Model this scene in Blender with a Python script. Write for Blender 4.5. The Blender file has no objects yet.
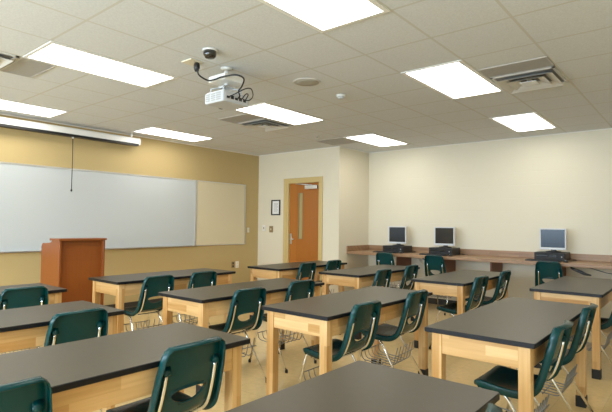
import bpy, bmesh, math, random
from mathutils import Vector, Matrix
random.seed(7)
PI = math.pi
scene = bpy.context.scene
COL = scene.collection

# ------------------------------------------------------------------ constants
CEIL = 2.738
XL, XJ, XR = -6.95, -4.93, 1.1        # whiteboard wall, jog wall, right wall
YD, YB, YR = 6.82, 7.79, -2.9        # door wall, back wall, rear wall
TX, TY, OX, OY = 0.56998, 0.57868, -4.36944, 1.498995   # ceiling tile pitch and origin
HT = 0.76

# ------------------------------------------------------------------ materials
def nt(name):
    m = bpy.data.materials.new(name); m.use_nodes = True
    n = m.node_tree.nodes; l = m.node_tree.links
    return m, n, l, n['Principled BSDF']

def plain(name, col, rough=0.5, metal=0.0, spec=0.5, bump=0.0, bscale=200.0, var=0.0, vscale=6.0, coat=0.0):
    m, n, l, b = nt(name)
    b.inputs['Base Color'].default_value = (*col, 1)
    b.inputs['Roughness'].default_value = rough
    b.inputs['Metallic'].default_value = metal
    b.inputs['Specular IOR Level'].default_value = spec
    b.inputs['Coat Weight'].default_value = coat
    tc = n.new('ShaderNodeTexCoord')
    if bump:
        t = n.new('ShaderNodeTexNoise'); t.inputs['Scale'].default_value = bscale
        bp = n.new('ShaderNodeBump'); bp.inputs['Strength'].default_value = bump; bp.inputs['Distance'].default_value = 0.002
        l.new(tc.outputs['Object'], t.inputs['Vector']); l.new(t.outputs['Fac'], bp.inputs['Height']); l.new(bp.outputs['Normal'], b.inputs['Normal'])
    if var:
        t = n.new('ShaderNodeTexNoise'); t.inputs['Scale'].default_value = vscale; t.inputs['Detail'].default_value = 4
        mp = n.new('ShaderNodeMapRange'); mp.inputs['To Min'].default_value = 1 - var; mp.inputs['To Max'].default_value = 1 + var
        mx = n.new('ShaderNodeMix'); mx.data_type = 'RGBA'; mx.blend_type = 'MULTIPLY'; mx.inputs['Factor'].default_value = 1
        mx.inputs[6].default_value = (*col, 1)
        l.new(tc.outputs['Object'], t.inputs['Vector']); l.new(t.outputs['Fac'], mp.inputs['Value']); l.new(mp.outputs['Result'], mx.inputs[7]); l.new(mx.outputs[2], b.inputs['Base Color'])
    return m

def emit(name, col, s):
    m, n, l, b = nt(name)
    b.inputs['Base Color'].default_value = (0.8, 0.8, 0.8, 1)
    b.inputs['Emission Color'].default_value = (*col, 1); b.inputs['Emission Strength'].default_value = s
    return m

def wood(name, c1, c2, axis, block=(0.42, 0.055), rough=0.4, contrast=1.25):
    """finger-jointed butcher-block wood, grain along the given object axis"""
    m, n, l, b = nt(name)
    tc = n.new('ShaderNodeTexCoord'); sp = n.new('ShaderNodeSeparateXYZ'); l.new(tc.outputs['Object'], sp.inputs[0])
    oi = n.new('ShaderNodeObjectInfo')
    other = [a for a in 'XYZ' if a != axis]
    add = n.new('ShaderNodeMath'); l.new(sp.outputs[other[0]], add.inputs[0]); l.new(sp.outputs[other[1]], add.inputs[1])
    sh = n.new('ShaderNodeMath'); sh.operation = 'MULTIPLY_ADD'; sh.inputs[1].default_value = 7.3
    l.new(oi.outputs['Random'], sh.inputs[0]); l.new(sp.outputs[axis], sh.inputs[2])
    cb = n.new('ShaderNodeCombineXYZ'); l.new(sh.outputs[0], cb.inputs[0]); l.new(add.outputs[0], cb.inputs[1])
    br = n.new('ShaderNodeTexBrick'); br.inputs['Scale'].default_value = 1
    br.inputs['Brick Width'].default_value = block[0]; br.inputs['Row Height'].default_value = block[1]; br.inputs['Mortar Size'].default_value = 0.0004
    br.inputs['Color1'].default_value = (0, 0, 0, 1); br.inputs['Color2'].default_value = (1, 1, 1, 1); br.inputs['Mortar'].default_value = (0.35, 0.35, 0.35, 1); br.inputs['Bias'].default_value = 0
    l.new(cb.outputs[0], br.inputs['Vector'])
    mp = n.new('ShaderNodeMapping'); mp.inputs['Scale'].default_value = (3, 60, 1); l.new(cb.outputs[0], mp.inputs['Vector'])
    nz = n.new('ShaderNodeTexNoise'); nz.inputs['Scale'].default_value = 1; nz.inputs['Detail'].default_value = 5; l.new(mp.outputs[0], nz.inputs['Vector'])
    a2 = n.new('ShaderNodeMix'); a2.data_type = 'FLOAT'; a2.inputs[0].default_value = 0.5
    l.new(br.outputs['Color'], a2.inputs[2]); l.new(nz.outputs['Fac'], a2.inputs[3])
    rp = n.new('ShaderNodeMapRange'); rp.inputs['From Min'].default_value = 0.5 - 0.45 / contrast; rp.inputs['From Max'].default_value = 0.5 + 0.45 / contrast
    l.new(a2.outputs[0], rp.inputs['Value'])
    mx = n.new('ShaderNodeMix'); mx.data_type = 'RGBA'; mx.inputs[6].default_value = (*c1, 1); mx.inputs[7].default_value = (*c2, 1)
    l.new(rp.outputs['Result'], mx.inputs['Factor']); l.new(mx.outputs[2], b.inputs['Base Color'])
    b.inputs['Roughness'].default_value = rough
    return m

def block_wall(name, col, axis, strength=0.25):
    """painted concrete block: faint running-bond joints"""
    m, n, l, b = nt(name)
    b.inputs['Base Color'].default_value = (*col, 1); b.inputs['Roughness'].default_value = 0.55; b.inputs['Specular IOR Level'].default_value = 0.3
    g = n.new('ShaderNodeNewGeometry'); sp = n.new('ShaderNodeSeparateXYZ'); l.new(g.outputs['Position'], sp.inputs[0])
    cb = n.new('ShaderNodeCombineXYZ'); l.new(sp.outputs[axis], cb.inputs[0]); l.new(sp.outputs['Z'], cb.inputs[1])
    br = n.new('ShaderNodeTexBrick'); br.inputs['Scale'].default_value = 1; br.inputs['Brick Width'].default_value = 0.4; br.inputs['Row Height'].default_value = 0.2
    br.inputs['Mortar Size'].default_value = 0.006; br.inputs['Mortar Smooth'].default_value = 0.6
    l.new(cb.outputs[0], br.inputs['Vector'])
    nz = n.new('ShaderNodeTexNoise'); nz.inputs['Scale'].default_value = 60; l.new(g.outputs['Position'], nz.inputs['Vector'])
    mm = n.new('ShaderNodeMath'); mm.operation = 'MULTIPLY_ADD'; mm.inputs[1].default_value = 0.15
    iv = n.new('ShaderNodeMath'); iv.operation = 'SUBTRACT'; iv.inputs[0].default_value = 1; l.new(br.outputs['Fac'], iv.inputs[1])
    l.new(nz.outputs['Fac'], mm.inputs[0]); l.new(iv.outputs[0], mm.inputs[2])
    bp = n.new('ShaderNodeBump'); bp.inputs['Strength'].default_value = strength; bp.inputs['Distance'].default_value = 0.004
    l.new(mm.outputs[0], bp.inputs['Height']); l.new(bp.outputs['Normal'], b.inputs['Normal'])
    return m

def ceiling_mat():
    m, n, l, b = nt('acoustic_tile')
    g = n.new('ShaderNodeNewGeometry'); sp = n.new('ShaderNodeSeparateXYZ'); l.new(g.outputs['Position'], sp.inputs[0])
    masks = []
    for ax, o, t in (('X', OX, TX), ('Y', OY, TY)):
        a = n.new('ShaderNodeMath'); a.operation = 'SUBTRACT'; l.new(sp.outputs[ax], a.inputs[0]); a.inputs[1].default_value = o - 50 * t
        d = n.new('ShaderNodeMath'); d.operation = 'DIVIDE'; l.new(a.outputs[0], d.inputs[0]); d.inputs[1].default_value = t
        f = n.new('ShaderNodeMath'); f.operation = 'FRACT'; l.new(d.outputs[0], f.inputs[0])
        s = n.new('ShaderNodeMath'); s.operation = 'SUBTRACT'; l.new(f.outputs[0], s.inputs[0]); s.inputs[1].default_value = 0.5
        ab = n.new('ShaderNodeMath'); ab.operation = 'ABSOLUTE'; l.new(s.outputs[0], ab.inputs[0])
        gt = n.new('ShaderNodeMath'); gt.operation = 'GREATER_THAN'; l.new(ab.outputs[0], gt.inputs[0]); gt.inputs[1].default_value = 0.5 - 0.010 / t
        masks.append(gt)
    mxm = n.new('ShaderNodeMath'); mxm.operation = 'MAXIMUM'; l.new(masks[0].outputs[0], mxm.inputs[0]); l.new(masks[1].outputs[0], mxm.inputs[1])
    nz = n.new('ShaderNodeTexNoise'); nz.inputs['Scale'].default_value = 90; nz.inputs['Detail'].default_value = 6; l.new(g.outputs['Position'], nz.inputs['Vector'])
    cr = n.new('ShaderNodeMapRange'); cr.inputs['From Min'].default_value = 0.35; cr.inputs['From Max'].default_value = 0.65; cr.inputs['To Min'].default_value = 0.93; cr.inputs['To Max'].default_value = 1.03
    l.new(nz.outputs['Fac'], cr.inputs['Value'])
    m1 = n.new('ShaderNodeMix'); m1.data_type = 'RGBA'; m1.blend_type = 'MULTIPLY'; m1.inputs['Factor'].default_value = 1; m1.inputs[6].default_value = (*C_CEIL, 1); l.new(cr.outputs['Result'], m1.inputs[7])
    m2 = n.new('ShaderNodeMix'); m2.data_type = 'RGBA'; l.new(mxm.outputs[0], m2.inputs['Factor']); l.new(m1.outputs[2], m2.inputs[6]); m2.inputs[7].default_value = (*C_TEE, 1)
    l.new(m2.outputs[2], b.inputs['Base Color'])
    bp = n.new('ShaderNodeBump'); bp.inputs['Strength'].default_value = 0.25; bp.inputs['Distance'].default_value = 0.003
    l.new(nz.outputs['Fac'], bp.inputs['Height']); l.new(bp.outputs['Normal'], b.inputs['Normal'])
    b.inputs['Roughness'].default_value = 0.9; b.inputs['Specular IOR Level'].default_value = 0.1
    return m

def floor_mat():
    m, n, l, b = nt('vinyl_tile_floor')
    g = n.new('ShaderNodeNewGeometry')
    br = n.new('ShaderNodeTexBrick'); br.offset = 0; br.inputs['Scale'].default_value = 1; br.inputs['Brick Width'].default_value = 0.3; br.inputs['Row Height'].default_value = 0.3
    br.inputs['Mortar Size'].default_value = 0.001
    br.inputs['Color1'].default_value = (*[c * 0.96 for c in C_FLOOR], 1); br.inputs['Color2'].default_value = (*[c * 1.04 for c in C_FLOOR], 1); br.inputs['Mortar'].default_value = (*[c * 0.7 for c in C_FLOOR], 1)
    l.new(g.outputs['Position'], br.inputs['Vector'])
    nz = n.new('ShaderNodeTexNoise'); nz.inputs['Scale'].default_value = 22; nz.inputs['Detail'].default_value = 5; l.new(g.outputs['Position'], nz.inputs['Vector'])
    cr = n.new('ShaderNodeMapRange'); cr.inputs['From Min'].default_value = 0.35; cr.inputs['From Max'].default_value = 0.65; cr.inputs['To Min'].default_value = 0.95; cr.inputs['To Max'].default_value = 1.03
    l.new(nz.outputs['Fac'], cr.inputs['Value'])
    mx = n.new('ShaderNodeMix'); mx.data_type = 'RGBA'; mx.blend_type = 'MULTIPLY'; mx.inputs['Factor'].default_value = 1
    l.new(br.outputs['Color'], mx.inputs[6]); l.new(cr.outputs['Result'], mx.inputs[7]); l.new(mx.outputs[2], b.inputs['Base Color'])
    b.inputs['Roughness'].default_value = 0.10
    return m

C_CEIL = (0.67, 0.695, 0.71); C_TEE = (0.58, 0.58, 0.54)
C_FLOOR = (0.82, 0.61, 0.30)
LAMP = 7.6; DAY = 500.0
M = {}
M['ceiling'] = ceiling_mat()
M['floor'] = floor_mat()
M['cream_x'] = block_wall('cream_block_along_x', (0.745, 0.69, 0.545), 'X')
M['cream_y'] = block_wall('cream_block_along_y', (0.745, 0.69, 0.545), 'Y')
M['tan'] = plain('tan_paint', (0.51, 0.39, 0.185), 0.6, spec=0.25, bump=0.15, bscale=120)
M['tan_trim'] = plain('tan_trim_paint', (0.60, 0.46, 0.20), 0.4)
M['white_trim'] = plain('white_trim', (0.80, 0.78, 0.72), 0.4)
M['base'] = plain('vinyl_cove', (0.03, 0.028, 0.026), 0.4)
M['white_metal'] = plain('white_enamel', (0.80, 0.80, 0.77), 0.35)
M['lens'] = emit('lit_acrylic_lens', (1.0, 0.965, 0.895), LAMP)
M['grille'] = plain('perforated_grey_grille', (0.37, 0.365, 0.35), 0.6, bump=0.4, bscale=300)
M['vent_shade'] = plain('vent_shade', (0.22, 0.215, 0.20), 0.7)  # grey tone painted in for the shade inside the diffusers
M['tee'] = plain('grey_grille_frame', (0.46, 0.45, 0.42), 0.5)
M['vent'] = plain('vent_enamel', (0.62, 0.61, 0.57), 0.45)
M['whiteboard'] = plain('whiteboard_enamel', (0.53, 0.565, 0.575), 0.22, spec=0.5)
M['projector'] = plain('pale_grey_plastic', (0.52, 0.54, 0.56), 0.4)
M['alu'] = plain('brushed_aluminium', (0.70, 0.70, 0.68), 0.35, metal=0.8)
M['tackboard'] = plain('tack_fabric', (0.68, 0.61, 0.42), 0.85, spec=0.2, bump=0.3, bscale=400)
M['black'] = plain('black_plastic', (0.012, 0.012, 0.013), 0.4)
M['black_rubber'] = plain('black_rubber', (0.010, 0.010, 0.010), 0.6)
M['screen_off'] = plain('switched_off_screen', (0.012, 0.013, 0.016), 0.15)
M['screen_reflection'] = plain('reflection_tinted_screen', (0.010, 0.024, 0.045), 0.2, spec=0.3)  # switched-off screen with a blue reflection put into its base colour
M['silver'] = plain('silver_plastic', (0.68, 0.69, 0.70), 0.35)
M['top'] = plain('sheen_lit_table_laminate', (0.064, 0.051, 0.031), 0.37, spec=0.42, var=0.12, vscale=30)  # table laminate, its colour lightened for the ceiling sheen on top
M['edge'] = plain('shaded_table_laminate_edge', (0.006, 0.0065, 0.008), 0.45, spec=0.3)  # same laminate, coloured near black for the slab edge in shade
WA, WB = (0.49, 0.245, 0.065), (0.83, 0.56, 0.265)
for a in 'XYZ':
    M['maple_' + a] = wood('maple_along_' + a.lower(), WA, WB, a)
M['counter'] = wood('brown_block_counter', (0.22, 0.115, 0.055), (0.42, 0.255, 0.135), 'X', (0.30, 0.035), 0.4, 1.1)
M['bracket'] = wood('red_brown_wood', (0.17, 0.055, 0.018), (0.25, 0.085, 0.028), 'Y', (3, 3), 0.45)
M['door'] = wood('orange_oak_veneer', (0.37, 0.125, 0.018), (0.47, 0.175, 0.030), 'Z', (5, 0.3), 0.35)
M['cherry'] = wood('cherry_veneer', (0.23, 0.062, 0.009), (0.31, 0.088, 0.014), 'Z', (5, 5), 0.35)
M['cherry_side'] = M['cherry']
M['teal'] = plain('dark_teal_polypropylene', (0.0003, 0.044, 0.046), 0.26, spec=0.32, bump=0.08, bscale=500)
M['chrome'] = plain('chrome', (0.80, 0.80, 0.79), 0.16, metal=1.0)
M['wire'] = plain('dull_steel_wire', (0.28, 0.275, 0.26), 0.35, metal=0.7)
M['brass'] = plain('satin_nickel', (0.62, 0.60, 0.55), 0.3, metal=1.0)
M['door_glass'] = plain('olive_wired_glass', (0.42, 0.34, 0.16), 0.12)
M['paper'] = plain('white_paper', (0.82, 0.82, 0.80), 0.7)
M['ink'] = plain('grey_print', (0.35, 0.35, 0.37), 0.7)
M['ivory'] = plain('ivory_plate', (0.72, 0.66, 0.50), 0.4)
M['bronze'] = plain('brown_plate', (0.32, 0.22, 0.10), 0.4)
M['smoke'] = plain('smoked_dome', (0.02, 0.018, 0.016), 0.12, coat=0.5)
M['speaker_grille'] = plain('speaker_grille', (0.44, 0.42, 0.36), 0.7, bump=0.4, bscale=350)
M['led'] = plain('grey_detector', (0.50, 0.52, 0.52), 0.4)
M['ports'] = plain('port_panel', (0.55, 0.55, 0.56), 0.4)

# ------------------------------------------------------------------ mesh builders
class MB:
    """collects shapes into one mesh"""
    def __init__(s): s.bm = bmesh.new(); s.mats = []
    def mi(s, m):
        if m not in s.mats: s.mats.append(m)
        return s.mats.index(m)
    def take(s, b, m, smooth=False):
        i = s.mi(m); mp = {}
        for v in b.verts: mp[v] = s.bm.verts.new(v.co)
        for f in b.faces:
            try:
                nf = s.bm.faces.new([mp[v] for v in f.verts]); nf.material_index = i; nf.smooth = smooth
            except ValueError: pass
        b.free(); return s
    def box(s, x0, x1, y0, y1, z0, z1, m, bev=0.0):
        b = bmesh.new(); bmesh.ops.create_cube(b, size=1)
        for v in b.verts: v.co = Vector(((x0 + x1) / 2 + v.co.x * (x1 - x0), (y0 + y1) / 2 + v.co.y * (y1 - y0), (z0 + z1) / 2 + v.co.z * (z1 - z0)))
        if bev: bmesh.ops.bevel(b, geom=list(b.edges), offset=bev, segments=2, affect='EDGES', profile=0.5)
        return s.take(b, m)
    def prism(s, pts, axis, a0, a1, m, bev=0.0):
        """extrude a 2-D outline along an axis"""
        b = bmesh.new()
        def P(p, a): return {'x': (a, p[0], p[1]), 'y': (p[0], a, p[1]), 'z': (p[0], p[1], a)}[axis]
        lo = [b.verts.new(P(p, a0)) for p in pts]; hi = [b.verts.new(P(p, a1)) for p in pts]; n = len(pts)
        b.faces.new(lo); b.faces.new(hi)
        for i in range(n): b.faces.new((lo[i], lo[(i + 1) % n], hi[(i + 1) % n], hi[i]))
        bmesh.ops.recalc_face_normals(b, faces=b.faces)
        if bev: bmesh.ops.bevel(b, geom=list(b.edges), offset=bev, segments=1, affect='EDGES')
        return s.take(b, m)
    def lathe(s, prof, c, m, seg=28, axis='z', smooth=True):
        b = bmesh.new(); rings = []
        for r, h in prof:
            ring = []
            for k in range(seg):
                a = 2 * PI * k / seg; u, v = r * math.cos(a), r * math.sin(a)
                co = {'z': (u, v, h), 'x': (h, u, v), 'y': (u, h, v)}[axis]
                ring.append(b.verts.new(Vector(c) + Vector(co)))
            rings.append(ring)
        for A, B in zip(rings, rings[1:]):
            for k in range(seg): b.faces.new((A[k], A[(k + 1) % seg], B[(k + 1) % seg], B[k]))
        b.faces.new(rings[0]); b.faces.new(rings[-1])
        bmesh.ops.recalc_face_normals(b, faces=b.faces)
        return s.take(b, m, smooth)
    def tube(s, pts, r, m, seg=10, fillet=0.0, cap=True):
        pts = [Vector(p) for p in pts]
        if fillet:
            out = [pts[0]]
            for a, p, c in zip(pts, pts[1:], pts[2:]):
                d1 = (a - p); d2 = (c - p); f = min(fillet, d1.length * 0.49, d2.length * 0.49)
                p0 = p + d1.normalized() * f; p1 = p + d2.normalized() * f
                for k in range(6):
                    t = k / 5; out.append(p0 * (1 - t) ** 2 + p * 2 * t * (1 - t) + p1 * t * t)
            out.append(pts[-1]); pts = out
        b = bmesh.new(); rings = []; up = None
        for i, p in enumerate(pts):
            t = (pts[min(i + 1, len(pts) - 1)] - pts[max(i - 1, 0)]).normalized()
            if up is None:
                up = Vector((0, 0, 1)) if abs(t.z) < 0.9 else Vector((1, 0, 0))
            up = (up - t * up.dot(t)).normalized(); w = t.cross(up)
            rr = r if not callable(r) else r(i / (len(pts) - 1))
            rings.append([b.verts.new(p + (up * math.cos(2 * PI * k / seg) + w * math.sin(2 * PI * k / seg)) * rr) for k in range(seg)])
        for A, B in zip(rings, rings[1:]):
            for k in range(seg): b.faces.new((A[k], A[(k + 1) % seg], B[(k + 1) % seg], B[k]))
        if cap: b.faces.new(rings[0]); b.faces.new(rings[-1])
        bmesh.ops.recalc_face_normals(b, faces=b.faces)
        return s.take(b, m, True)
    def build(s, name, parent=None, loc=None):
        me = bpy.data.meshes.new(name); s.bm.normal_update(); s.bm.to_mesh(me); s.bm.free()
        for m in s.mats: me.materials.append(m)
        o = bpy.data.objects.new(name, me); COL.objects.link(o)
        if parent: o.parent = parent
        if loc: o.location = loc
        return o

def tag(o, label, cat, group=None):
    o['label'] = label; o['category'] = cat
    if group: o['group'] = group
    elif 'group' in o.keys(): del o['group']
    return o
def thing(name, label, cat, loc=(0, 0, 0), rz=0, group=None):
    o = bpy.data.objects.new(name, None); COL.objects.link(o); o.empty_display_size = 0.1
    o.location = loc; o.rotation_euler = (0, 0, rz)
    return tag(o, label, cat, group)
def struct(o):
    o['kind'] = 'structure'; return o
def copy_tree(o, parent=None):
    c = o.copy(); COL.objects.link(c)
    if parent: c.parent = parent
    for ch in list(o.children): copy_tree(ch, c)
    return c

# ------------------------------------------------------------------ the room
T = 0.12
struct(MB().box(XL - T, XR + T, YR - T, YB + T, -0.1, 0, M['floor']).build('floor'))
struct(MB().box(XL - T, XR + T, YR - T, YB + T, CEIL, CEIL + 0.1, M['ceiling']).build('ceiling'))
struct(MB().box(XL - T, XL, YR, YD, 0, CEIL, M['tan']).build('wall_left'))
D0, D1, DH = -6.165, -5.345, 2.135     # door opening
struct(MB().box(XL - T, D0, YD, YD + T, 0, CEIL, M['cream_x']).box(D1, XJ, YD, YD + T, 0, CEIL, M['cream_x']).box(D0, D1, YD, YD + T, DH, CEIL, M['cream_x']).build('wall_door'))
struct(MB().box(XJ - T, XJ, YD + T, YB + T, 0, CEIL, M['cream_y']).build('wall_return'))
struct(MB().box(XJ, XR + T, YB, YB + T, 0, CEIL, M['cream_x']).build('wall_back'))
struct(MB().box(XR, XR + T, YR, YB, 0, CEIL, M['cream_y']).build('wall_right'))
WX0, WX1, WZ0, WZ1 = -6.2, 0.6, 0.95, 2.35   # window band in the wall behind the camera
struct(MB().box(XL - T, WX0, YR - T, YR, 0, CEIL, M['cream_x']).box(WX1, XR + T, YR - T, YR, 0, CEIL, M['cream_x'])
       .box(WX0, WX1, YR - T, YR, 0, WZ0, M['cream_x']).box(WX0, WX1, YR - T, YR, WZ1, CEIL, M['cream_x']).build('wall_rear'))
wf = MB()
for k in range(5):
    x = WX0 + (WX1 - WX0) * k / 4
    wf.box(max(WX0, x - 0.03), min(WX1, x + 0.03), YR - 0.09, YR - 0.03, WZ0, WZ1, M['alu'])
wf.box(WX0, WX1, YR - 0.09, YR - 0.03, WZ0, WZ0 + 0.05, M['alu']).box(WX0, WX1, YR - 0.09, YR - 0.03, WZ1 - 0.05, WZ1, M['alu'])
struct(wf.build('window_1'))
# cove base
struct(MB().box(XL, XL + 0.006, YR, YD, 0, 0.10, M['base']).build('baseboard_left'))
struct(MB().box(XL, D0 - 0.06, YD - 0.006, YD, 0, 0.10, M['base']).box(D1 + 0.06, XJ, YD - 0.006, YD, 0, 0.10, M['base']).build('baseboard_door'))
struct(MB().box(XJ, XR, YB - 0.006, YB, 0, 0.10, M['base']).build('baseboard_back'))
# wall angle of the suspended ceiling
struct(MB().box(XL, XL + 0.02, YR, YD, CEIL - 0.012, CEIL, M['white_trim']).build('trim_1'))
struct(MB().box(XL, XJ, YD - 0.02, YD, CEIL - 0.012, CEIL, M['white_trim']).build('trim_2'))
struct(MB().box(XJ, XJ + 0.02, YD, YB, CEIL - 0.012, CEIL, M['white_trim']).build('trim_3'))
struct(MB().box(XJ, XR, YB - 0.02, YB, CEIL - 0.012, CEIL, M['white_trim']).build('trim_4'))

# door
dr = bpy.data.objects.new('door_1', None); COL.objects.link(dr); struct(dr)
MB().box(D0, D0 + 0.05, YD - 0.015, YD + T, 0, DH, M['tan_trim'], 0.003).box(D1 - 0.035, D1, YD - 0.015, YD + T, 0, DH, M['tan_trim'], 0.003)\
    .box(D0 - 0.075, D0, YD - 0.02, YD - 0.0005, 0, DH + 0.09, M['tan_trim'], 0.003).box(D1, D1 + 0.055, YD - 0.02, YD - 0.0005, 0, DH + 0.09, M['tan_trim'], 0.003)\
    .box(D0, D1, YD - 0.02, YD + T, DH - 0.01, DH + 0.09, M['tan_trim'], 0.003).build('door_frame', dr)
GX0, GX1, GZ0, GZ1 = -5.90, -5.785, 1.07, 1.945
LY0, LY1 = YD + 0.03, YD + 0.075
lf = MB()
lf.box(D0 + 0.05, GX0, LY0, LY1, 0.005, DH - 0.01, M['door']).box(GX1, D1 - 0.035, LY0, LY1, 0.005, DH - 0.01, M['door'])
lf.box(GX0, GX1, LY0, LY1, 0.005, GZ0, M['door']).box(GX0, GX1, LY0, LY1, GZ1, DH - 0.01, M['door'])
lf.build('door_leaf', dr)
MB().box(GX0, GX1, LY0 + 0.012, LY0 + 0.02, GZ0, GZ1, M['door_glass']).build('window_pane', dr)
bd = MB()
for a in (GX0, GX1 - 0.012): bd.box(a, a + 0.012, LY0 - 0.006, LY0 + 0.012, GZ0, GZ1, M['bronze'])
for a in (GZ0, GZ1 - 0.012): bd.box(GX0, GX1, LY0 - 0.006, LY0 + 0.012, a, a + 0.012, M['bronze'])
bd.build('glazing_bead', dr)
h = MB().box(-6.105, -6.06, LY0 - 0.008, LY0, 0.97, 1.17, M['brass'], 0.002)
h.tube([(-6.082, LY0, 1.065), (-6.082, LY0 - 0.055, 1.065), (-5.965, LY0 - 0.055, 1.065)], 0.010, M['brass'], 10, 0.02)
h.lathe([(0.018, -0.016), (0.018, 0)], (-6.082, LY0 - 0.006, 1.15), M['brass'], 16, 'y')
h.build('door_handle', dr)
c = MB().box(-5.70, -5.415, LY0 - 0.065, LY0, 2.005, 2.075, M['alu'], 0.006)
c.tube([(-5.55, LY0 - 0.03, 2.08), (-5.80, LY0 - 0.10, 2.10), (-5.93, YD - 0.02, 2.115)], 0.010, M['alu'], 8)
c.build('door_closer', dr)
MB().box(D0 - 0.2, D1 + 0.2, YD + T + 0.35, YD + T + 0.4, 0, CEIL, M['tan']).build('corridor_wall', dr)

# ------------------------------------------------------------------ left wall: boards, screen, outlets
wb = thing('whiteboard', 'long white dry-erase board on the tan wall', 'whiteboard', (XL, 2.80, 0))
B0, B1, Z0, Z1 = -2.44, 2.44, 0.96, 2.095
MB().box(0.002, 0.018, B0, B1, Z0, Z1, M['whiteboard']).build('board_surface', wb)
fr = MB()
fr.box(0.002, 0.026, B0 - 0.012, B0, Z0, Z1, M['alu']).box(0.002, 0.026, B1, B1 + 0.012, Z0, Z1, M['alu']).box(0.002, 0.026, B0 - 0.012, B1 + 0.012, Z1, Z1 + 0.022, M['alu']).box(0.002, 0.026, B0 - 0.012, B1 + 0.012, Z0 - 0.012, Z0, M['alu'])
fr.build('board_frame', wb)
MB().box(0.026, 0.075, B0 + 0.1, B1 - 0.02, Z0 - 0.016, Z0 - 0.006, M['alu'], 0.003).box(0.070, 0.075, B0 + 0.1, B1 - 0.02, Z0 - 0.016, Z0 + 0.002, M['alu']).build('marker_tray', wb)

tb = thing('tack_board', 'plain beige fabric tack board at the end of the whiteboard', 'bulletin board', (XL, 5.853, 0))
MB().box(0.002, 0.016, -0.575, 0.575, 0.96, 2.10, M['tackboard']).build('board_surface', tb)
f = MB()
f.box(0.002, 0.024, -0.595, -0.58, 0.945, 2.115, M['alu']).box(0.002, 0.024, 0.58, 0.595, 0.945, 2.115, M['alu']).box(0.002, 0.024, -0.58, 0.58, 2.10, 2.115, M['alu']).box(0.002, 0.024, -0.58, 0.58, 0.945, 0.96, M['alu'])
f.build('board_frame', tb)

ps = thing('projection_screen', 'rolled-up projection screen in a white case above the whiteboard', 'projection screen', (-6.82, 2.50, 2.58))
prof = []
for k in range(9):
    a = PI / 2 * k / 8; prof.append((0.02 + 0.035 * math.sin(a), 0.058 + 0.035 * math.cos(a)))
prof += [(0.055, 0.0), (0.03, 0.0), (0.03, 0.012), (-0.03, 0.012), (-0.03, 0.0), (-0.055, 0.0), (-0.055, 0.093)]
MB().prism(prof, 'y', -1.52, 1.52, M['white_metal']).build('case', ps)
MB().tube([(0.0, -1.5, 0.0), (0.0, 1.5, 0.0)], 0.024, M['black'], 12).box(-0.030, 0.058, -1.515, 1.515, -0.036, -0.001, M['black'], 0.004).build('bottom_bar', ps)
e = prof
MB().prism([(p[0] * 1.06, (p[1] - 0.045) * 1.08 + 0.045) for p in prof[:9] + [(0.055, -0.01), (-0.055, -0.01), (-0.055, 0.093)]], 'y', 1.52, 1.545, M['white_metal'], 0.004).build('end_cap', ps)
for yy in (-1.3, 1.42):
    MB().box(-0.006, 0.006, yy - 0.012, yy + 0.012, 0.09, CEIL - 2.58, M['white_metal']).build('hanger', ps)
MB().tube([(0.02, 0.515, 0.0), (0.025, 0.517, -0.35), (0.022, 0.516, -0.77)], 0.005, M['black'], 6).lathe([(0.004, 0.0), (0.012, -0.01), (0.012, -0.03), (0.003, -0.04)], (0.022, 0.516, -0.765), M['black'], 10).build('pull_cord', ps)
MB().lathe([(0.012, -0.02), (0.014, -0.05), (0.004, -0.06)], (0.02, 0.515, 0.0), M['white_metal'], 10).build('cord_guide', ps)

def plate(name, label, cat, loc, face, w, h, m, detail, group=None):
    """small wall plate; face 'x' = on the left wall, 'y' = on the door wall"""
    t = thing(name, label, cat, loc, 0 if face == 'x' else -PI / 2, group)
    MB().box(0.0005, 0.008, -w / 2, w / 2, -h / 2, h / 2, m, 0.002).build('cover_plate', t)
    d = MB()
    if detail == 'outlet':
        for s in (-1, 1): d.box(0.008, 0.011, -w * 0.22, w * 0.22, s * h * 0.24 - h * 0.14, s * h * 0.24 + h * 0.14, M['black'] if m != M['white_trim'] else M['ivory'], 0.002)
        d.build('socket', t)
    else:
        d.box(0.008, 0.018, -0.008, 0.008, -0.018, 0.018, M['bronze'] if m == M['white_trim'] else M['ivory'], 0.002); d.build('toggle', t)
plate('wall_outlet', 'brown wall outlet low on the tan wall beside a white one', 'outlet', (XL, 6.161, 0.56), 'x', 0.075, 0.12, M['bronze'], 'outlet')
plate('wall_outlet', 'white wall outlet low on the tan wall beside a brown one', 'outlet', (XL, 6.268, 0.557), 'x', 0.08, 0.125, M['white_trim'], 'outlet')
plate('light_switch', 'small grey switch on the tan wall right of the tack board', 'switch', (XL, 6.545, 1.224), 'x', 0.055, 0.095, M['alu'], 'switch')
plate('light_switch', 'white switch plate on the cream wall nearest the tan corner', 'switch', (-6.775, YD, 1.265), 'y', 0.085, 0.12, M['white_trim'], 'switch')
plate('light_switch', 'brown switch plate between the white switch and the door', 'switch', (-6.575, YD, 1.245), 'y', 0.10, 0.125, M['bronze'], 'switch')
nf = thing('framed_notice', 'black-framed printed notice on the cream wall left of the door', 'picture frame', (-6.453, YD, 1.672))
MB().box(-0.115, 0.115, -0.006, -0.001, -0.148, 0.148, M['paper']).build('notice_sheet', nf)
q = MB()
q.box(-0.117, -0.095, -0.02, -0.001, -0.15, 0.15, M['black'], 0.002).box(0.095, 0.117, -0.02, -0.001, -0.15, 0.15, M['black'], 0.002).box(-0.095, 0.095, -0.02, -0.001, -0.15, -0.128, M['black'], 0.002).box(-0.095, 0.095, -0.02, -0.001, 0.128, 0.15, M['black'], 0.002)
q.build('picture_frame', nf)
q = MB()
for k in range(9): q.box(-0.055, 0.055 - 0.02 * (k % 3 == 2), -0.0066, -0.006, 0.075 - k * 0.019, 0.081 - k * 0.019, M['ink'])
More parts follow.
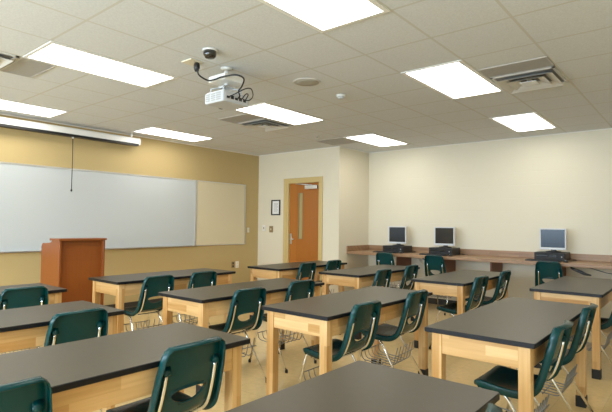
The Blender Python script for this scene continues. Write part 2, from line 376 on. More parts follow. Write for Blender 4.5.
q.build('printed_lines', nf)

# ------------------------------------------------------------------ ceiling fittings
def gx(i): return OX + TX * i
def gy(j): return OY + TY * j
lamp_labels = {(0, 0): 'lit ceiling light panel above the projection screen, beside a grey grille', (4, 0): 'lit ceiling light panel nearest the camera, cut by the top edge of the photo',
    (-4, 0): 'lit ceiling light panel over the left end of the projection screen', (-4, 4): 'lit ceiling light panel near the tan wall past the projection screen end',
    (0, 4): 'lit ceiling light panel behind the projector', (4, 4): 'lit ceiling light panel with a square diffuser on its right side', (0, 8): 'lit ceiling light panel in front of the door alcove corner',
    (4, 8): 'lit ceiling light panel closest to the back wall over the third monitor', (0, -4): 'lit ceiling light panel behind the camera, left row', (4, -4): 'lit ceiling light panel directly behind the camera', (-4, -4): 'lit ceiling light panel in the rear left corner'}
def ceiling_light(i, j):
    w, d = TX - 0.008, 2 * TY - 0.008
    t = thing('ceiling_light', lamp_labels[(i, j)], 'ceiling light', (gx(i) + TX / 2, gy(j) + TY, CEIL), 0, 'recessed fluorescent light panels')
    ix, iy = 0.036, 0.028
    f = MB()
    z0, z1 = -0.008, -0.0005
    f.box(-w / 2, -w / 2 + ix, -d / 2, d / 2, z0, z1, M['white_metal']).box(w / 2 - ix, w / 2, -d / 2, d / 2, z0, z1, M['white_metal'])
    f.box(-w / 2 + ix, w / 2 - ix, -d / 2, -d / 2 + iy, z0, z1, M['white_metal']).box(-w / 2 + ix, w / 2 - ix, d / 2 - iy, d / 2, z0, z1, M['white_metal'])
    f.build('light_frame', t)
    MB().box(-w / 2 + ix, w / 2 - ix, -d / 2 + iy, d / 2 - iy, -0.005, -0.0005, M['lens']).build('lens', t)
for ij in lamp_labels: ceiling_light(*ij)

def grille(i, j0, j1, label):
    w, d = TX - 0.02, (j1 - j0) * TY - 0.02
    t = thing('return_grille', label, 'vent', (gx(i) + TX / 2, gy((j0 + j1) / 2), CEIL), 0, 'grey return air grilles')
    MB().box(-w / 2, w / 2, -d / 2, d / 2, -0.004, -0.0005, M['grille']).build('perforated_panel', t)
    f = MB()
    for s in (-1, 1):
        f.box(s * w / 2 - 0.007, s * w / 2 + 0.007, -d / 2, d / 2, -0.007, -0.0005, M['tee']).box(-w / 2, w / 2, s * d / 2 - 0.007, s * d / 2 + 0.007, -0.007, -0.0005, M['tee'])
    f.build('vent_frame', t)
grille(-1, 0, 0.5, 'grey return air grille beside the large light panel over the screen')
grille(-1, 4.45, 5.0, 'narrow grey return air grille beside the light panel behind the projector')
grille(5, 4.6, 5.1, 'grey return air grille right of the middle light panel')
grille(-1, 8, 8.9, 'grey return air grille over the door alcove corner')

def diffuser(i, j, label):
    """four-way square diffuser: nested sloping louvre frames"""
    w = TX / 2 - 0.012
    t = thing('ceiling_vent', label, 'vent', (gx(i) + TX / 2, gy(j) + TY / 2, CEIL), 0, 'square air diffusers')
    f = MB()
    for s in (-1, 1):
        f.box(s * (w - 0.012) - 0.012, s * (w - 0.012) + 0.012, -w, w, -0.010, -0.0005, M['vent']).box(-w, w, s * (w - 0.012) - 0.012, s * (w - 0.012) + 0.012, -0.010, -0.0005, M['vent'])
    f.build('vent_frame', t)
    MB().box(-w + 0.02, w - 0.02, -w + 0.02, w - 0.02, -0.003, -0.0005, M['vent_shade']).build('duct_shade_plate', t)  # solid plate whose dark colour stands in for the shaded duct interior
    for r0, r1 in ((0.60, 0.90), (0.30, 0.60)):
        b = bmesh.new(); a0, a1 = w * r0, w * r1; lo = []; hi = []; lo2 = []; hi2 = []
        for sx, sy in ((-1, -1), (1, -1), (1, 1), (-1, 1)):
            lo.append(b.verts.new((sx * a1, sy * a1, -0.042))); hi.append(b.verts.new((sx * a0, sy * a0, -0.006)))
            lo2.append(b.verts.new((sx * (a1 - 0.004), sy * (a1 - 0.004), -0.042))); hi2.append(b.verts.new((sx * (a0 - 0.004), sy * (a0 - 0.004), -0.006)))
        for k in range(4):
            n_ = (k + 1) % 4
            b.faces.new((lo[k], lo[n_], hi[n_], hi[k])); b.faces.new((lo2[n_], lo2[k], hi2[k], hi2[n_])); b.faces.new((lo[n_], lo[k], lo2[k], lo2[n_])); b.faces.new((hi[k], hi[n_], hi2[n_], hi2[k]))
        MB().take(b, M['vent']).build('louvre', t)
    MB().box(-w * 0.26, w * 0.26, -w * 0.26, w * 0.26, -0.040, -0.034, M['silver'], 0.002).box(-0.02, 0.02, -0.02, 0.02, -0.034, -0.003, M['vent']).build('centre_plate', t)
diffuser(5, 5.1, 'square louvred air diffuser right of the middle light panel')
diffuser(-1, 5.0, 'square louvred air diffuser beside the light panel behind the projector')
diffuser(-1, -1.0, 'square air diffuser at the left edge of the ceiling')

t = thing('security_camera', 'black dome security camera on the ceiling above the projector', 'camera', (-3.003, 2.384, CEIL))
MB().lathe([(0.060, -0.0005), (0.060, -0.008), (0.054, -0.012)], (0, 0, 0), M['white_metal'], 28).build('camera_base', t)
MB().lathe([(0.052, -0.012), (0.052, -0.036), (0.048, -0.052), (0.034, -0.066), (0.010, -0.070)], (0, 0, 0), M['smoke'], 28).build('dome', t)
t = thing('ceiling_speaker', 'round flush speaker grille in the ceiling right of the projector', 'speaker', (-2.94, 3.518, CEIL))
MB().lathe([(0.135, -0.0005), (0.135, -0.006), (0.12, -0.009), (0.118, -0.0005)], (0, 0, 0), M['vent'], 36).build('speaker_rim', t)
MB().lathe([(0.118, -0.0005), (0.118, -0.007), (0.06, -0.010), (0.01, -0.011)], (0, 0, 0), M['speaker_grille'], 36).build('speaker_grille', t)
t = thing('smoke_detector', 'small grey detector on the ceiling beyond the round speaker', 'smoke detector', (-2.95, 4.10, CEIL))
MB().lathe([(0.05, -0.0005), (0.05, -0.014), (0.046, -0.02)], (0, 0, 0), M['white_metal'], 24).build('detector_base', t)
MB().lathe([(0.040, -0.02), (0.038, -0.036), (0.028, -0.044), (0.006, -0.045)], (0, 0, 0), M['led'], 24).build('detector_cap', t)
def sprinkler(x, y, label):
    t = thing('sprinkler_head', label, 'sprinkler', (x, y, CEIL), 0, 'fire sprinkler heads')
    MB().lathe([(0.036, -0.0005), (0.034, -0.006), (0.012, -0.008)], (0, 0, 0), M['vent'], 20).build('escutcheon', t)
    MB().lathe([(0.010, -0.008), (0.010, -0.03), (0.022, -0.032), (0.022, -0.035)], (0, 0, 0), M['alu'], 16).build('deflector', t)
sprinkler(-4.636, 5.809, 'small sprinkler head on the ceiling before the alcove corner')

# projector hung from the ceiling
PX, PY = -3.24, 2.76
t = thing('projector', 'white ceiling projector hanging on a mount over the tables', 'projector', (PX, PY, CEIL))
zb = 2.395 - CEIL
MB().box(-0.11, 0.14, -0.15, 0.15, zb, zb + 0.095, M['projector'], 0.012).box(-0.10, 0.13, -0.14, 0.14, zb + 0.09, zb + 0.102, M['silver'], 0.01).build('body', t)
g = MB()
for k in range(3):
    for r in range(4): g.box(-0.09 + k * 0.07, -0.035 + k * 0.07, -0.153, -0.149, zb + 0.018 + r * 0.018, zb + 0.028 + r * 0.018, M['grille'])
g.build('vent_grille', t)
g = MB().box(0.139, 0.143, -0.13, 0.12, zb + 0.015, zb + 0.08, M['ports'])
for k in range(5): g.box(0.143, 0.149, -0.115 + k * 0.047, -0.085 + k * 0.047, zb + 0.03, zb + 0.05 + 0.01 * (k % 2), M['black'], 0.001)
g.build('port_panel', t)
MB().lathe([(0.045, -0.145), (0.045, -0.11), (0.038, -0.11)], (0, 0.06, zb + 0.05), M['black'], 24, 'x').build('projector_lens', t)
MB().lathe([(0.020, -0.03), (0.020, zb + 0.17)], (0.0, 0.0, 0), M['white_metal'], 18).build('mount_pole', t)
MB().box(-0.10, 0.12, -0.12, 0.10, -0.145, -0.09, M['white_metal'], 0.006).lathe([(0.05, -0.0005), (0.05, -0.012), (0.02, -0.014)], (0, 0, 0), M['white_metal'], 20).build('ceiling_plate', t)
g = MB().box(-0.05, 0.05, -0.05, 0.05, zb + 0.155, zb + 0.175, M['led'], 0.004)
for sx in (-1, 1):
    for sy in (-1, 1): g.tube([(sx * 0.03, sy * 0.03, zb + 0.16), (sx * 0.085, sy * 0.10, zb + 0.15), (sx * 0.085, sy * 0.10, zb + 0.105)], 0.008, M['led'], 8, 0.02)
g.build('mount_bracket', t)
# ceiling outlet and cables of the projector
t = thing('ceiling_outlet', 'white ceiling outlet box left of the projector with a black plug', 'outlet', (-3.33, 2.47, CEIL))
MB().box(-0.08, 0.06, -0.07, 0.06, -0.012, -0.0005, M['ivory'], 0.003).build('cover_plate', t)
MB().lathe([(0.020, -0.012), (0.026, -0.03), (0.026, -0.055), (0.016, -0.085)], (0.02, 0.02, 0), M['black'], 16).build('plug', t)
cz = zb + CEIL
def spline(pts, n=10):
    P = [Vector(p) for p in pts]; P = [P[0]] + P + [P[-1]]; out = []
    for i in range(1, len(P) - 2):
        for k in range(n):
            t = k / n; a, b, c, d = P[i - 1], P[i], P[i + 1], P[i + 2]
            out.append(0.5 * (2 * b + (c - a) * t + (2 * a - 5 * b + 4 * c - d) * t * t + (3 * b - a - 3 * c + d) * t ** 3))
    out.append(P[-2]); return out
tag(MB().tube(spline([(-3.29, 2.48, 2.68), (-3.287, 2.498, 2.62), (-3.275, 2.585, 2.592), (-3.20, 2.60, 2.59), (-3.135, 2.622, 2.605), (-2.998, 2.659, 2.605), (-2.965, 2.717, 2.58), (-3.02, 2.745, 2.53), (-3.06, 2.746, 2.50), (-3.06, 2.76, 2.46), (-3.088, 2.77, 2.445)]), 0.007, M['black'], 8).build('power_cable'),
    'thick black cable running from the ceiling outlet to the projector', 'cable')
lp = [(-3.089, 2.66, 2.435), (-3.02, 2.67, 2.45), (-2.97, 2.74, 2.50), (-2.96, 2.80, 2.51), (-2.98, 2.84, 2.46), (-3.0, 2.81, 2.42), (-3.0, 2.74, 2.42), (-3.0, 2.78, 2.47), (-3.02, 2.82, 2.47), (-3.089, 2.85, 2.44)]
tag(MB().tube(spline(lp), 0.005, M['black'], 8).build('video_cable'), 'coiled black cable looped at the back of the projector', 'cable')

# ------------------------------------------------------------------ lab tables
def rbox(x0, x1, y0, y1, z0, z1, r, m_top, m_side):
    """slab with rounded plan corners, softened edges, side faces in another material"""
    pts = []
    for cx, cy, a in ((x1 - r, y1 - r, 0), (x0 + r, y1 - r, 90), (x0 + r, y0 + r, 180), (x1 - r, y0 + r, 270)):
        for k in range(5): pts.append((cx + r * math.cos(math.radians(a + k * 22.5)), cy + r * math.sin(math.radians(a + k * 22.5))))
    b = bmesh.new(); e = 0.003
    rings = []
    cxm, cym = (x0 + x1) / 2, (y0 + y1) / 2
    for z, s in ((z0, e), (z0 + e, 0), (z1 - e, 0), (z1, e)):
        rings.append([b.verts.new((p[0] - s * (1 if p[0] > cxm else -1), p[1] - s * (1 if p[1] > cym else -1), z)) for p in pts])
    n = len(pts)
    for A, B in zip(rings, rings[1:]):
        for k in range(n): b.faces.new((A[k], A[(k + 1) % n], B[(k + 1) % n], B[k]))
    b.faces.new(rings[0]); top = b.faces.new(rings[-1])
    bmesh.ops.recalc_face_normals(b, faces=b.faces)
    mb = MB(); mb.mi(m_side); it = mb.mi(m_top); mb.take(b, m_side)
    mb.bm.faces.ensure_lookup_table()
    for f in mb.bm.faces:
        if f.normal.z > 0.9 or (f.calc_center_median().z > z1 - 1e-5): f.material_index = it
    mb.bm.normal_update()
    for f in mb.bm.faces:
        if f.normal.z > 0.9: f.material_index = it
    return mb

def make_table(name, label, cx, cy, W, L, group='black-topped lab tables'):
    t = thing(name, label, 'table', (cx, cy, 0), 0, group)
    th = 0.027
    rbox(-W / 2, W / 2, -L / 2, L / 2, HT - th, HT, 0.012, M['top'], M['edge']).build('tabletop', t)
    ix, iy, lw = 0.032, 0.036, 0.062
    za, zb_ = HT - th - 0.122, HT - th - 0.0005
    xs, ys = W / 2 - ix, L / 2 - iy
    for s in (-1, 1):
        a, b_ = sorted((s * (xs - 0.006), s * (xs - 0.028)))
        MB().box(a, b_, -ys + lw, ys - lw, za, zb_, M['maple_Y'], 0.002).build('apron', t)
        a, b_ = sorted((s * (ys - 0.006), s * (ys - 0.028)))
        MB().box(-xs + lw, xs - lw, a, b_, za, zb_, M['maple_X'], 0.002).build('apron', t)
    for sx in (-1, 1):
        for sy in (-1, 1):
            x0, x1 = sorted((sx * xs, sx * (xs - lw))); y0, y1 = sorted((sy * ys, sy * (ys - lw)))
            l = MB().box(x0, x1, y0, y1, 0.004, zb_, M['maple_Z'], 0.003).build('leg', t)
            b_ = MB()
            b_.box(x0 - 0.004, x1 + 0.004, y0 - 0.004, y1 + 0.004, 0, 0.085, M['black_rubber'], 0.004)
            b_.build('leg_boot', l)
    return t
TW, TL = 0.612, 1.567
# left/near corner of each top, label
tables = {
    1: (-1.186, 0.234, 'black-topped lab table nearest the camera, cut off by the bottom edge of the photo'),
    2: (-2.439, 0.190, 'large black-topped lab table at lower left with two teal chairs against it'),
    3: (-3.645, 0.160, 'black-topped lab table at the left edge, next in front of the one by the podium'),
    4: (-4.964, 0.357, 'farthest left black-topped lab table, its corner ending at the podium'),
    5: (-5.092, 2.461, 'black-topped lab table directly right of the brown podium'),
    6: (-3.612, 2.349, 'long black-topped lab table between the podium table and the centre table'),
    7: (-2.488, 2.480, 'black-topped lab table in the centre with two teal chairs on its right side'),
    8: (-1.282, 2.640, 'black-topped lab table right of centre with its pale end panel towards the camera'),
    9: (-4.909, 4.617, 'black-topped lab table in front of the orange door'),
    10: (-3.728, 4.730, 'black-topped lab table in front of the alcove corner and first monitor'),
    11: (-2.515, 4.845, 'black-topped lab table in the back row before the second monitor'),
    12: (-1.309, 4.958, 'black-topped lab table at the right edge before the third monitor'),
}
for k, (x, y, lab) in tables.items():
    L = 1.60 if k == 8 else TL
    make_table('lab_table', lab, x + TW / 2, y + L / 2, TW, L)

# ------------------------------------------------------------------ chairs (shell faces -x, origin on the floor)
PROF = [(-0.160, 0.442), (-0.150, 0.464), (-0.115, 0.474), (-0.04, 0.467), (0.05, 0.459), (0.120, 0.465), (0.166, 0.494), (0.189, 0.542), (0.212, 0.620), (0.235, 0.708), (0.254, 0.787), (0.262, 0.820)]
def prof_at():
    P = spline([(x, 0, z) for x, z in PROF], 14)
    d = [0]
    for a, b in zip(P, P[1:]): d.append(d[-1] + (b - a).length)
    return P, d
PP, PD = prof_at()
def samp(s):
    s *= PD[-1]
    for i in range(len(PD) - 1):
        if PD[i + 1] >= s: break
    t = (s - PD[i]) / max(PD[i + 1] - PD[i], 1e-9); p = PP[i].lerp(PP[i + 1], t)
    a = PP[max(i - 3, 0)]; b = PP[min(i + 4, len(PP) - 1)]; tn = (b - a).normalized()
    return p, Vector((-tn.z, 0, tn.x)), tn
def interp(keys, s):
    for (a, va), (b, vb) in zip(keys, keys[1:]):
        if s <= b:
            t = (s - a) / (b - a); t = t * t * (3 - 2 * t); return va + (vb - va) * t
    return keys[-1][1]
HW = [(0, 0.160), (0.05, 0.184), (0.25, 0.194), (0.5, 0.191), (0.62, 0.185), (0.8, 0.178), (0.93, 0.167), (0.975, 0.158), (1.0, 0.136)]
NS, NU = 52, 30
def s_of_z(z):
    best = 0
    for k in range(400):
        s = 0.4 + 0.6 * k / 400
        if samp(s)[0].z < z: best = s
    return best
def shell():
    b = bmesh.new(); G = []; NRM = {}
    for i in range(NS + 1):
        s = i / NS; p, n, tn = samp(s); hw = interp(HW, s); row = []
        for j in range(NU + 1):
            u = -1 + 2 * j / NU
            dish = (0.014 if s < 0.5 else 0.022) * (1 - u * u) * min(1, 4 * s)
            crown = 0.010 * (1 - u * u) * max(0, (s - 0.9) / 0.1)
            v = b.verts.new(p + Vector((0, u * hw, 0)) - n * dish + tn * crown); NRM[v] = n; row.append(v)
        G.append(row)
    sh = s_of_z(0.580); hh = 0.035
    def rad(v):
        y = v.co.y; s_ = None
        z = v.co.z; dz = (z - 0.580) / hh
        w = 0.086 * (1 + 0.36 * max(-1, min(1, dz)))
        return ((abs(y) / w) ** 2.6 + abs(dz) ** 2.6) ** (1 / 2.6)
    faces = []
    for i in range(NS):
        for j in range(NU): faces.append(b.faces.new((G[i][j], G[i][j + 1], G[i + 1][j + 1], G[i + 1][j])))
    dead = [f for f in faces if f.calc_center_median().z > 0.50 and rad_c(f, rad) < 1]
    bmesh.ops.delete(b, geom=dead, context='FACES')
    bmesh.ops.delete(b, geom=[v for v in b.verts if not v.link_faces], context='VERTS')
    valid = set(b.verts)
    hole_e = [e for e in b.edges if e.is_boundary and all(abs(v.co.y) < 0.13 and 0.49 < v.co.z < 0.66 for v in e.verts)]
    hole_v = {v for e in hole_e for v in e.verts}
    for v in hole_v:
        for _ in range(4):
            r = rad(v)
            nz = 0.580 + (v.co.z - 0.580) / r
            v.co.y /= r
            s_ = s_of_z(nz); p, n, tn = samp(s_); hw = interp(HW, s_); u = v.co.y / hw
            v.co.x = (p - n * 0.022 * (1 - u * u)).x; v.co.z = nz
    # rolled rim outside and round the hole
    def rim(edges, outf, steps):
        cur = edges
        vs = {v for e in cur for v in e.verts}; base = {v: (v.co.copy(), NRM[v], outf(v)) for v in vs}
        prev = {v: v for v in vs}
        for dn, do in steps:
            new = {v: b.verts.new(base[v][0] - base[v][1] * dn + base[v][2] * do) for v in vs}
            for e in edges:
                a, c = e.verts
                b.faces.new((prev[a], prev[c], new[c], new[a]))
            prev = new
    top_n = {G[NS][j] for j in range(NU + 1)}; fr_n = {G[0][j] for j in range(NU + 1)}
    def outw(v):
        o = Vector((0, 0, 0))
        if abs(v.co.y) > 0.12: o += Vector((0, math.copysign(1, v.co.y), 0))
        if v in top_n: o += samp(1)[2]
        if v in fr_n: o -= samp(0)[2]
        return o.normalized()
    outer = [e for e in b.edges if e.is_boundary and not (e.verts[0] in hole_v and e.verts[1] in hole_v)]
    rim(outer, outw, [(0.004, 0.004), (0.012, 0.006), (0.042, 0.004)])
    rim(hole_e, lambda v: Vector((0, 0, 0)), [(0.012, 0)])
    bmesh.ops.recalc_face_normals(b, faces=b.faces)
    return b
def rad_c(f, rad):
    class Q: pass
    q = Q(); q.co = f.calc_center_median(); return rad(q)

def back_pt(z, y, off):
    s = s_of_z(z); p, n, tn = samp(s); hw = interp(HW, s); u = y / hw
    return p + Vector((0, y, 0)) - n * (0.022 * (1 - u * u) + off)

def make_chair():
    t = thing('school_chair', 'x', 'chair')
    so = MB().take(shell(), M['teal'], True).build('seat_shell', t)
    md = so.modifiers.new('thickness', 'SOLIDIFY'); md.thickness = 0.004; md.offset = -1
    for s in (-1, 1):
        pts = [(-0.215, s * 0.205, 0.012), (-0.125, s * 0.165, 0.429), (-0.085, s * 0.160, 0.436), (0.10, s * 0.150, 0.421), back_pt(0.495, s * 0.145, 0.016), back_pt(0.56, s * 0.143, 0.014), back_pt(0.64, s * 0.14, 0.013), back_pt(0.725, s * 0.138, 0.010)]
        MB().tube(pts, 0.0098, M['chrome'], 12, 0.035).build('side_frame', t)
        # moulded socket that takes the tube end
        k = MB(); c0 = back_pt(0.712, s * 0.138, 0.002)
        b = bmesh.new(); q = []
        for (dy, dz, dx) in ((-0.022, 0.03, 0.0), (0.022, 0.03, 0.0), (0.020, -0.012, 0.0), (-0.020, -0.012, 0.0), (-0.016, 0.0, 0.026), (0.016, 0.0, 0.026), (0.016, -0.014, 0.026), (-0.016, -0.014, 0.026)):
            q.append(b.verts.new(c0 + Vector((dx + dz * 0.28, dy, dz))))
        for f in ((0, 1, 5, 4), (1, 2, 6, 5), (2, 3, 7, 6), (3, 0, 4, 7), (4, 5, 6, 7), (0, 3, 2, 1)): b.faces.new([q[i] for i in f])
        bmesh.ops.recalc_face_normals(b, faces=b.faces); bmesh.ops.bevel(b, geom=list(b.edges), offset=0.004, segments=2, affect='EDGES')
        k.take(b, M['teal'], True).build('tube_socket', t)
        l = MB().tube([(-0.02, s * 0.156, 0.428), (0.03, s * 0.165, 0.402), (0.275, s * 0.205, 0.012)], 0.0098, M['chrome'], 12, 0.03).build('rear_leg', t)
        MB().lathe([(0.013, 0.0), (0.014, 0.02), (0.011, 0.03)], (0.278, s * 0.206, 0), M['black_rubber'], 14).build('foot_cap', l)
        MB().lathe([(0.013, 0.0), (0.014, 0.02), (0.011, 0.03)], (-0.216, s * 0.206, 0), M['black_rubber'], 14).build('foot_cap', t)
    MB().tube([(-0.11, -0.163, 0.428), (-0.11, 0.163, 0.428)], 0.008, M['chrome'], 8).build('crossbar', t)
    MB().tube([(0.085, -0.152, 0.418), (0.085, 0.152, 0.418)], 0.008, M['chrome'], 8).build('crossbar', t)
    w = MB(); r = 0.0042
    for k in range(6):
        y = -0.150 + 0.060 * k
        w.tube([(-0.165, y, 0.29), (-0.150, y, 0.225), (0.13, y, 0.205), (0.172, y, 0.37)], r, M['wire'], 6, 0.05)
    for x, z in ((-0.164, 0.286), (0.02, 0.212), (0.165, 0.30)):
        w.tube([(x, -0.180, z), (x, 0.180, z)], r, M['wire'], 6)
    w.build('book_basket', t)
    return t
proto = make_chair(); used = [False]
def chair(x, y, label, group, rz=0.0, sc=1.0):
    o = proto if not used[0] else copy_tree(proto)
    used[0] = True
    o.location = (x, y, 0); o.rotation_euler = (0, 0, rz); o.scale = (sc, sc, sc)
    tag(o, label, 'chair', group)
    return o
BX = 0.262      # back top ahead of the origin
G1 = 'teal chairs tucked in at the lab tables'
chairs = [
    (-0.50, 1.36, 0, 'teal shell chair beside the nearest table, only its top edge peeking in at the bottom'),
    (-1.757, 0.565, 0, 'teal shell chair at the bottom left corner of the photo, cut by the frame'),
    (-1.757, 1.352, 2, 'large teal shell chair in the foreground with its triangular back opening in full view'),
    (-2.886, 1.356, 2, 'teal shell chair at the second table from the bottom along the left edge'),
    (-4.214, 1.54, -1, 'teal shell chair at the left edge in front of the podium'),
    (-4.21, 2.765, 2, 'teal shell chair nearer the podium at the table right of it'),
    (-4.224, 3.34, 2, 'teal shell chair farther from the podium at the table right of it'),
    (-2.875, 2.77, -1, 'teal shell chair at the long table left of the centre table, nearer the camera'),
    (-2.922, 3.49, -1, 'teal shell chair at the far end of the long table left of the centre table'),
    (-1.787, 2.839, 1, 'teal shell chair at the centre table nearer the camera, showing an oval opening'),
    (-1.79, 3.60, 3, 'teal shell chair at the far end of the centre table, book basket visible below'),
    (-0.612, 2.97, 0, 'teal shell chair at the pale-ended right table nearer the camera, seen edge on'),
    (-0.612, 3.78, 0, 'teal shell chair at the far end of the pale-ended right table'),
    (-4.22, 5.132, 3, 'teal shell chair at the table before the door, nearer the camera'),
    (-4.222, 5.751, 2, 'teal shell chair at the table before the door, at its far end'),
    (-2.959, 5.047, 3, 'teal shell chair at the alcove corner table, nearer the camera'),
    (-3, 5.85, 3, 'teal shell chair at the far end of the alcove corner table'),
    (-1.815, 5.15, 0, 'teal shell chair at the back row table before the second monitor, nearer the camera'),
    (-1.822, 5.97, 2, 'teal shell chair at the far end of the back row table before the second monitor'),
    (-0.58, 5.3, 0, 'teal shell chair at the right edge of the photo beside the last table'),
]
for x, y, a, lab in chairs: chair(x - BX - (0.015 if x > -1 else 0.035), y, lab, G1, math.radians(a))
G2 = 'teal chairs at the computer counter'
for x, lab, a in ((-4.09, 'teal shell chair at the counter under the first monitor from the alcove corner', 0), (-3.20, 'teal shell chair at the counter under the middle monitor', -3), (-1.61, 'teal shell chair at the counter under the bluish monitor', 3)):
    chair(x, 6.97 + BX, lab, G2, -PI / 2 + math.radians(a), 1.06).scale = (1.0, 0.90, 1.085)

# ------------------------------------------------------------------ podium
pd = thing('podium', 'tall cherry-brown wooden podium standing before the whiteboard', 'podium', (-5.85, 2.64, 0))
hw = 0.268
side = [(0.245, 0.0), (0.245, 1.135), (0.03, 1.135), (0.02, 1.118), (-0.02, 1.108), (-0.17, 1.098)]
for k in range(7):
    a = PI / 2 * k / 6; side.append((-0.20 - 0.05 * math.sin(a), 1.048 + 0.05 * math.cos(a)))
side += [(-0.25, 0.0)]
for s in (-1, 1):
    a, b_ = sorted((s * hw, s * (hw - 0.022)))
    MB().prism(side, 'y', a, b_, M['cherry'], 0.0015).build('side_panel', pd)
MB().box(0.165, 0.185, -hw + 0.022, hw - 0.022, 0.03, 1.135, M['cherry']).build('front_panel', pd)
MB().box(0.005, 0.262, -hw - 0.014, hw + 0.014, 1.136, 1.160, M['cherry'], 0.004).build('top', pd)
MB().prism([(0.164, 1.10), (-0.23, 1.04), (-0.23, 1.02), (0.164, 1.08)], 'y', -hw + 0.022, hw - 0.022, M['cherry']).build('reading_shelf', pd)
MB().box(-0.23, 0.164, -hw + 0.022, hw - 0.022, 0.55, 0.57, M['cherry']).build('shelf', pd)
MB().box(-0.22, 0.164, -hw + 0.022, hw - 0.022, 0.03, 0.05, M['cherry']).build('shelf', pd)

# ------------------------------------------------------------------ computer counter
ct = thing('computer_counter', 'long brown wall counter carrying three computers along the back wall', 'counter', (0, 0, 0))
CX1 = XR
CT0, CT1, CF = 0.832, 0.878, 7.06
MB().box(XJ + 0.001, CX1, CF, YB - 0.001, CT0, CT1, M['counter'], 0.004).build('countertop', ct)
MB().box(XJ + 0.022, CX1, YB - 0.022, YB - 0.001, CT1 + 0.0002, 0.972, M['counter'], 0.003).build('backsplash', ct)
MB().box(XJ + 0.001, XJ + 0.021, CF, YB - 0.001, CT1 + 0.0002, 0.972, M['counter'], 0.003).build('side_splash', ct)
for x in (-4.035, -3.22, -2.455, -1.56, -0.75, 0.05, 0.85):
    MB().box(x - 0.012, x + 0.012, 7.28, YB - 0.001, 0.58, CT0 - 0.0005, M['bracket'], 0.002).build('support_panel', ct)

def computer(xc, zoff, scr, which):
    # horizontal desktop case
    y0, y1 = 7.36, 7.70; w = 0.205
    t = thing('desktop_computer', 'black desktop computer case lying under the %s monitor' % which, 'computer', (xc - 0.01, 7.53, CT1), 0, 'desktop computers on the counter')
    MB().box(-w, w - 0.015, -0.17, 0.17, 0.005, 0.116, M['black'], 0.005).build('case', t)
    MB().box(-w + 0.004, w - 0.019, -0.176, -0.170, 0.010, 0.112, M['black_rubber'], 0.002).build('front_bezel', t)
    g = MB().box(-w + 0.02, -w + 0.17, -0.179, -0.176, 0.062, 0.080, M['screen_off'], 0.001).box(-w + 0.20, -w + 0.29, -0.179, -0.176, 0.055, 0.080, M['screen_off'], 0.001)
    g.build('drive_bay', t)
    MB().lathe([(0.009, -0.003), (0.007, 0)], (w - 0.055, -0.176, 0.06), M['silver'], 14, 'y').build('power_button', t)
    m = thing('monitor', {'left': 'square silver-framed monitor with dark screen nearest the alcove corner', 'middle': 'square silver-framed monitor with dark screen, middle of the three', 'right': 'square silver-framed monitor with a blue reflection tinted into its screen on the right of the counter'}[which], 'monitor', (xc, 7.50, CT1 + 0.1165), 0, 'flat computer monitors')
    MB().lathe([(0.105, 0.0), (0.10, 0.012), (0.03, 0.02)], (0, 0.02, 0), M['black'], 28).build('monitor_base', m)
    MB().box(-0.035, 0.035, 0.025, 0.055, 0.01, 0.16, M['black'], 0.006).build('monitor_neck', m)
    W_, z0, z1 = 0.172, 0.036, 0.338
    b = MB()
    b.box(-W_, -W_ + 0.016, -0.022, 0.02, z0, z1, M['silver'], 0.003).box(W_ - 0.016, W_, -0.022, 0.02, z0, z1, M['silver'], 0.003).box(-W_ + 0.014, W_ - 0.014, -0.022, 0.02, z1 - 0.016, z1, M['silver'], 0.003).box(-W_ + 0.014, W_ - 0.014, -0.022, 0.02, z0, z0 + 0.030, M['silver'], 0.003)
    b.build('bezel', m)
    MB().box(-W_ + 0.015, W_ - 0.015, -0.016, -0.010, z0 + 0.029, z1 - 0.015, scr).build('screen', m)
    MB().box(-W_ + 0.008, W_ - 0.008, -0.009, 0.025, z0 + 0.006, z1 - 0.006, M['silver'], 0.008).build('back_housing', m)
    MB().lathe([(0.006, -0.003), (0.005, 0)], (W_ - 0.03, -0.022, z0 + 0.014), M['led'], 10, 'y').build('power_button', m)
    # keyboard and mouse in front
    k = thing('keyboard', 'black keyboard in front of the %s computer' % which, 'keyboard', (xc - 0.06, 7.20, CT1), 0, 'keyboards on the counter')
    MB().box(-0.22, 0.22, -0.07, 0.07, 0.0005, 0.016, M['black'], 0.004).build('keyboard_body', k)
    g = MB()
    for r in range(5):
        for c_ in range(14): g.box(-0.205 + c_ * 0.0295, -0.181 + c_ * 0.0295, -0.058 + r * 0.024, -0.038 + r * 0.024, 0.016, 0.021, M['black_rubber'])
    g.build('keys', k)
    ms = thing('computer_mouse', 'black mouse beside the %s keyboard' % which, 'mouse', (xc + 0.22, 7.22, CT1), 0, 'mice on the counter')
    mb = bmesh.new(); bmesh.ops.create_uvsphere(mb, u_segments=18, v_segments=10, radius=1)
    for v in mb.verts: v.co = Vector((v.co.x * 0.030, v.co.y * 0.055, max(0.0005, v.co.z * 0.034)))
    MB().take(mb, M['black'], True).build('mouse_body', ms)
    MB().lathe([(0.007, -0.003), (0.007, 0.003)], (0, -0.03, 0.027), M['led'], 12, 'x').build('scroll_wheel', ms)
    pts = [(xc + 0.10, 7.715, CT1 + 0.05), (xc + 0.18, 7.73, CT1 + 0.02), (xc + 0.27, 7.66, CT1 + 0.008), (xc + 0.24, 7.45, CT1 + 0.008), (xc + 0.23, 7.28, CT1 + 0.012)]
    tag(MB().tube(spline(pts), 0.005, M['black'], 6).build('mouse_cable'), 'thin black mouse cable beside the %s computer' % which, 'cable', 'cables on the counter')
computer(-4.145, 0, M['screen_off'], 'left'); computer(-3.275, 0, M['screen_off'], 'middle'); computer(-1.655, 0, M['screen_reflection'], 'right')
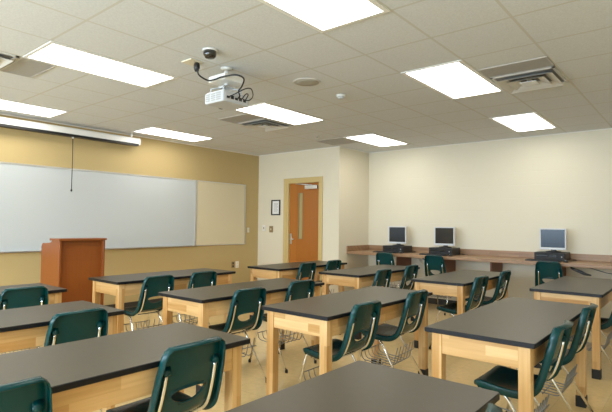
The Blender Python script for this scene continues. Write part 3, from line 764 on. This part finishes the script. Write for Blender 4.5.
# dangling cables under the counter
tag(MB().tube(spline([(-1.36, 7.12, CT0 - 0.012), (-1.32, 7.10, 0.80), (-1.25, 7.10, 0.775), (-1.19, 7.10, 0.748), (-1.12, 7.10, 0.735)]), lambda t: 0.008 + 0.014 * math.sin(PI * t), M['black'], 8).build('cable_end'), 'short black cable end dangling below the counter right of the bluish monitor', 'cable')
tag(MB().tube(spline([(-1.20, 7.40, 0.815), (-1.05, 7.15, 0.80), (-0.92, 7.10, 0.775), (-0.78, 7.10, 0.765), (-0.6, 7.12, 0.80), (-0.45, 7.22, 0.815)]), 0.005, M['black'], 6).build('loose_cable'), 'thin black cable sagging below the counter at the right edge', 'cable')
tag(MB().tube(spline([(-3.85, 7.70, 0.80), (-3.80, 7.70, 0.70), (-3.66, 7.70, 0.66), (-3.50, 7.70, 0.72), (-3.42, 7.72, 0.80)]), 0.010, M['ivory'], 8).build('white_cable'), 'pale cable hanging in a loop below the counter between the two dark monitors', 'cable')
tag(MB().tube(spline([(-3.80, 7.73, 0.80), (-3.72, 7.73, 0.74), (-3.6, 7.73, 0.70), (-3.46, 7.73, 0.65), (-3.38, 7.74, 0.80)]), 0.007, M['black'], 8).build('black_cable'), 'dark cable looping behind the pale cable below the counter', 'cable')

# ------------------------------------------------------------------ daylight from the windows behind the camera
w = bpy.data.worlds.new('sky'); scene.world = w; w.use_nodes = True
w.node_tree.nodes['Background'].inputs['Color'].default_value = (0.70, 0.84, 1.0, 1); w.node_tree.nodes['Background'].inputs['Strength'].default_value = 1.0
la = bpy.data.lights.new('window_daylight', 'AREA'); la.shape = 'RECTANGLE'; la.size = WX1 - WX0; la.size_y = WZ1 - WZ0; la.energy = DAY; la.color = (0.66, 0.83, 1.0)
lo = bpy.data.objects.new('window_daylight', la); COL.objects.link(lo)
lo.location = ((WX0 + WX1) / 2, YR - 0.10, (WZ0 + WZ1) / 2); lo.rotation_euler = (PI / 2, 0, 0)

# ------------------------------------------------------------------ camera
cam = bpy.data.cameras.new('camera'); co = bpy.data.objects.new('camera', cam); COL.objects.link(co)
cam.sensor_width = 36; cam.lens = 28.0426; cam.clip_start = 0.05
CR, CU, CFW = Vector((0.768227, 0.640086, 0.010861)), Vector((0.015364, -0.035396, 0.999255)), Vector((-0.639993, 0.767488, 0.037026))
Mx = Matrix((CR, CU, -CFW)).transposed().to_4x4(); Mx.translation = Vector((0, 0, 1.362427)); co.matrix_world = Mx
scene.camera = co
scene.view_settings.view_transform = 'Standard'; scene.view_settings.look = 'None'; scene.view_settings.gamma = 1
scene.view_settings.use_curve_mapping = False; scene.view_settings.exposure = 0.0
scene.cycles.use_denoising = True
scene.cycles.max_bounces = 10; scene.cycles.diffuse_bounces = 6
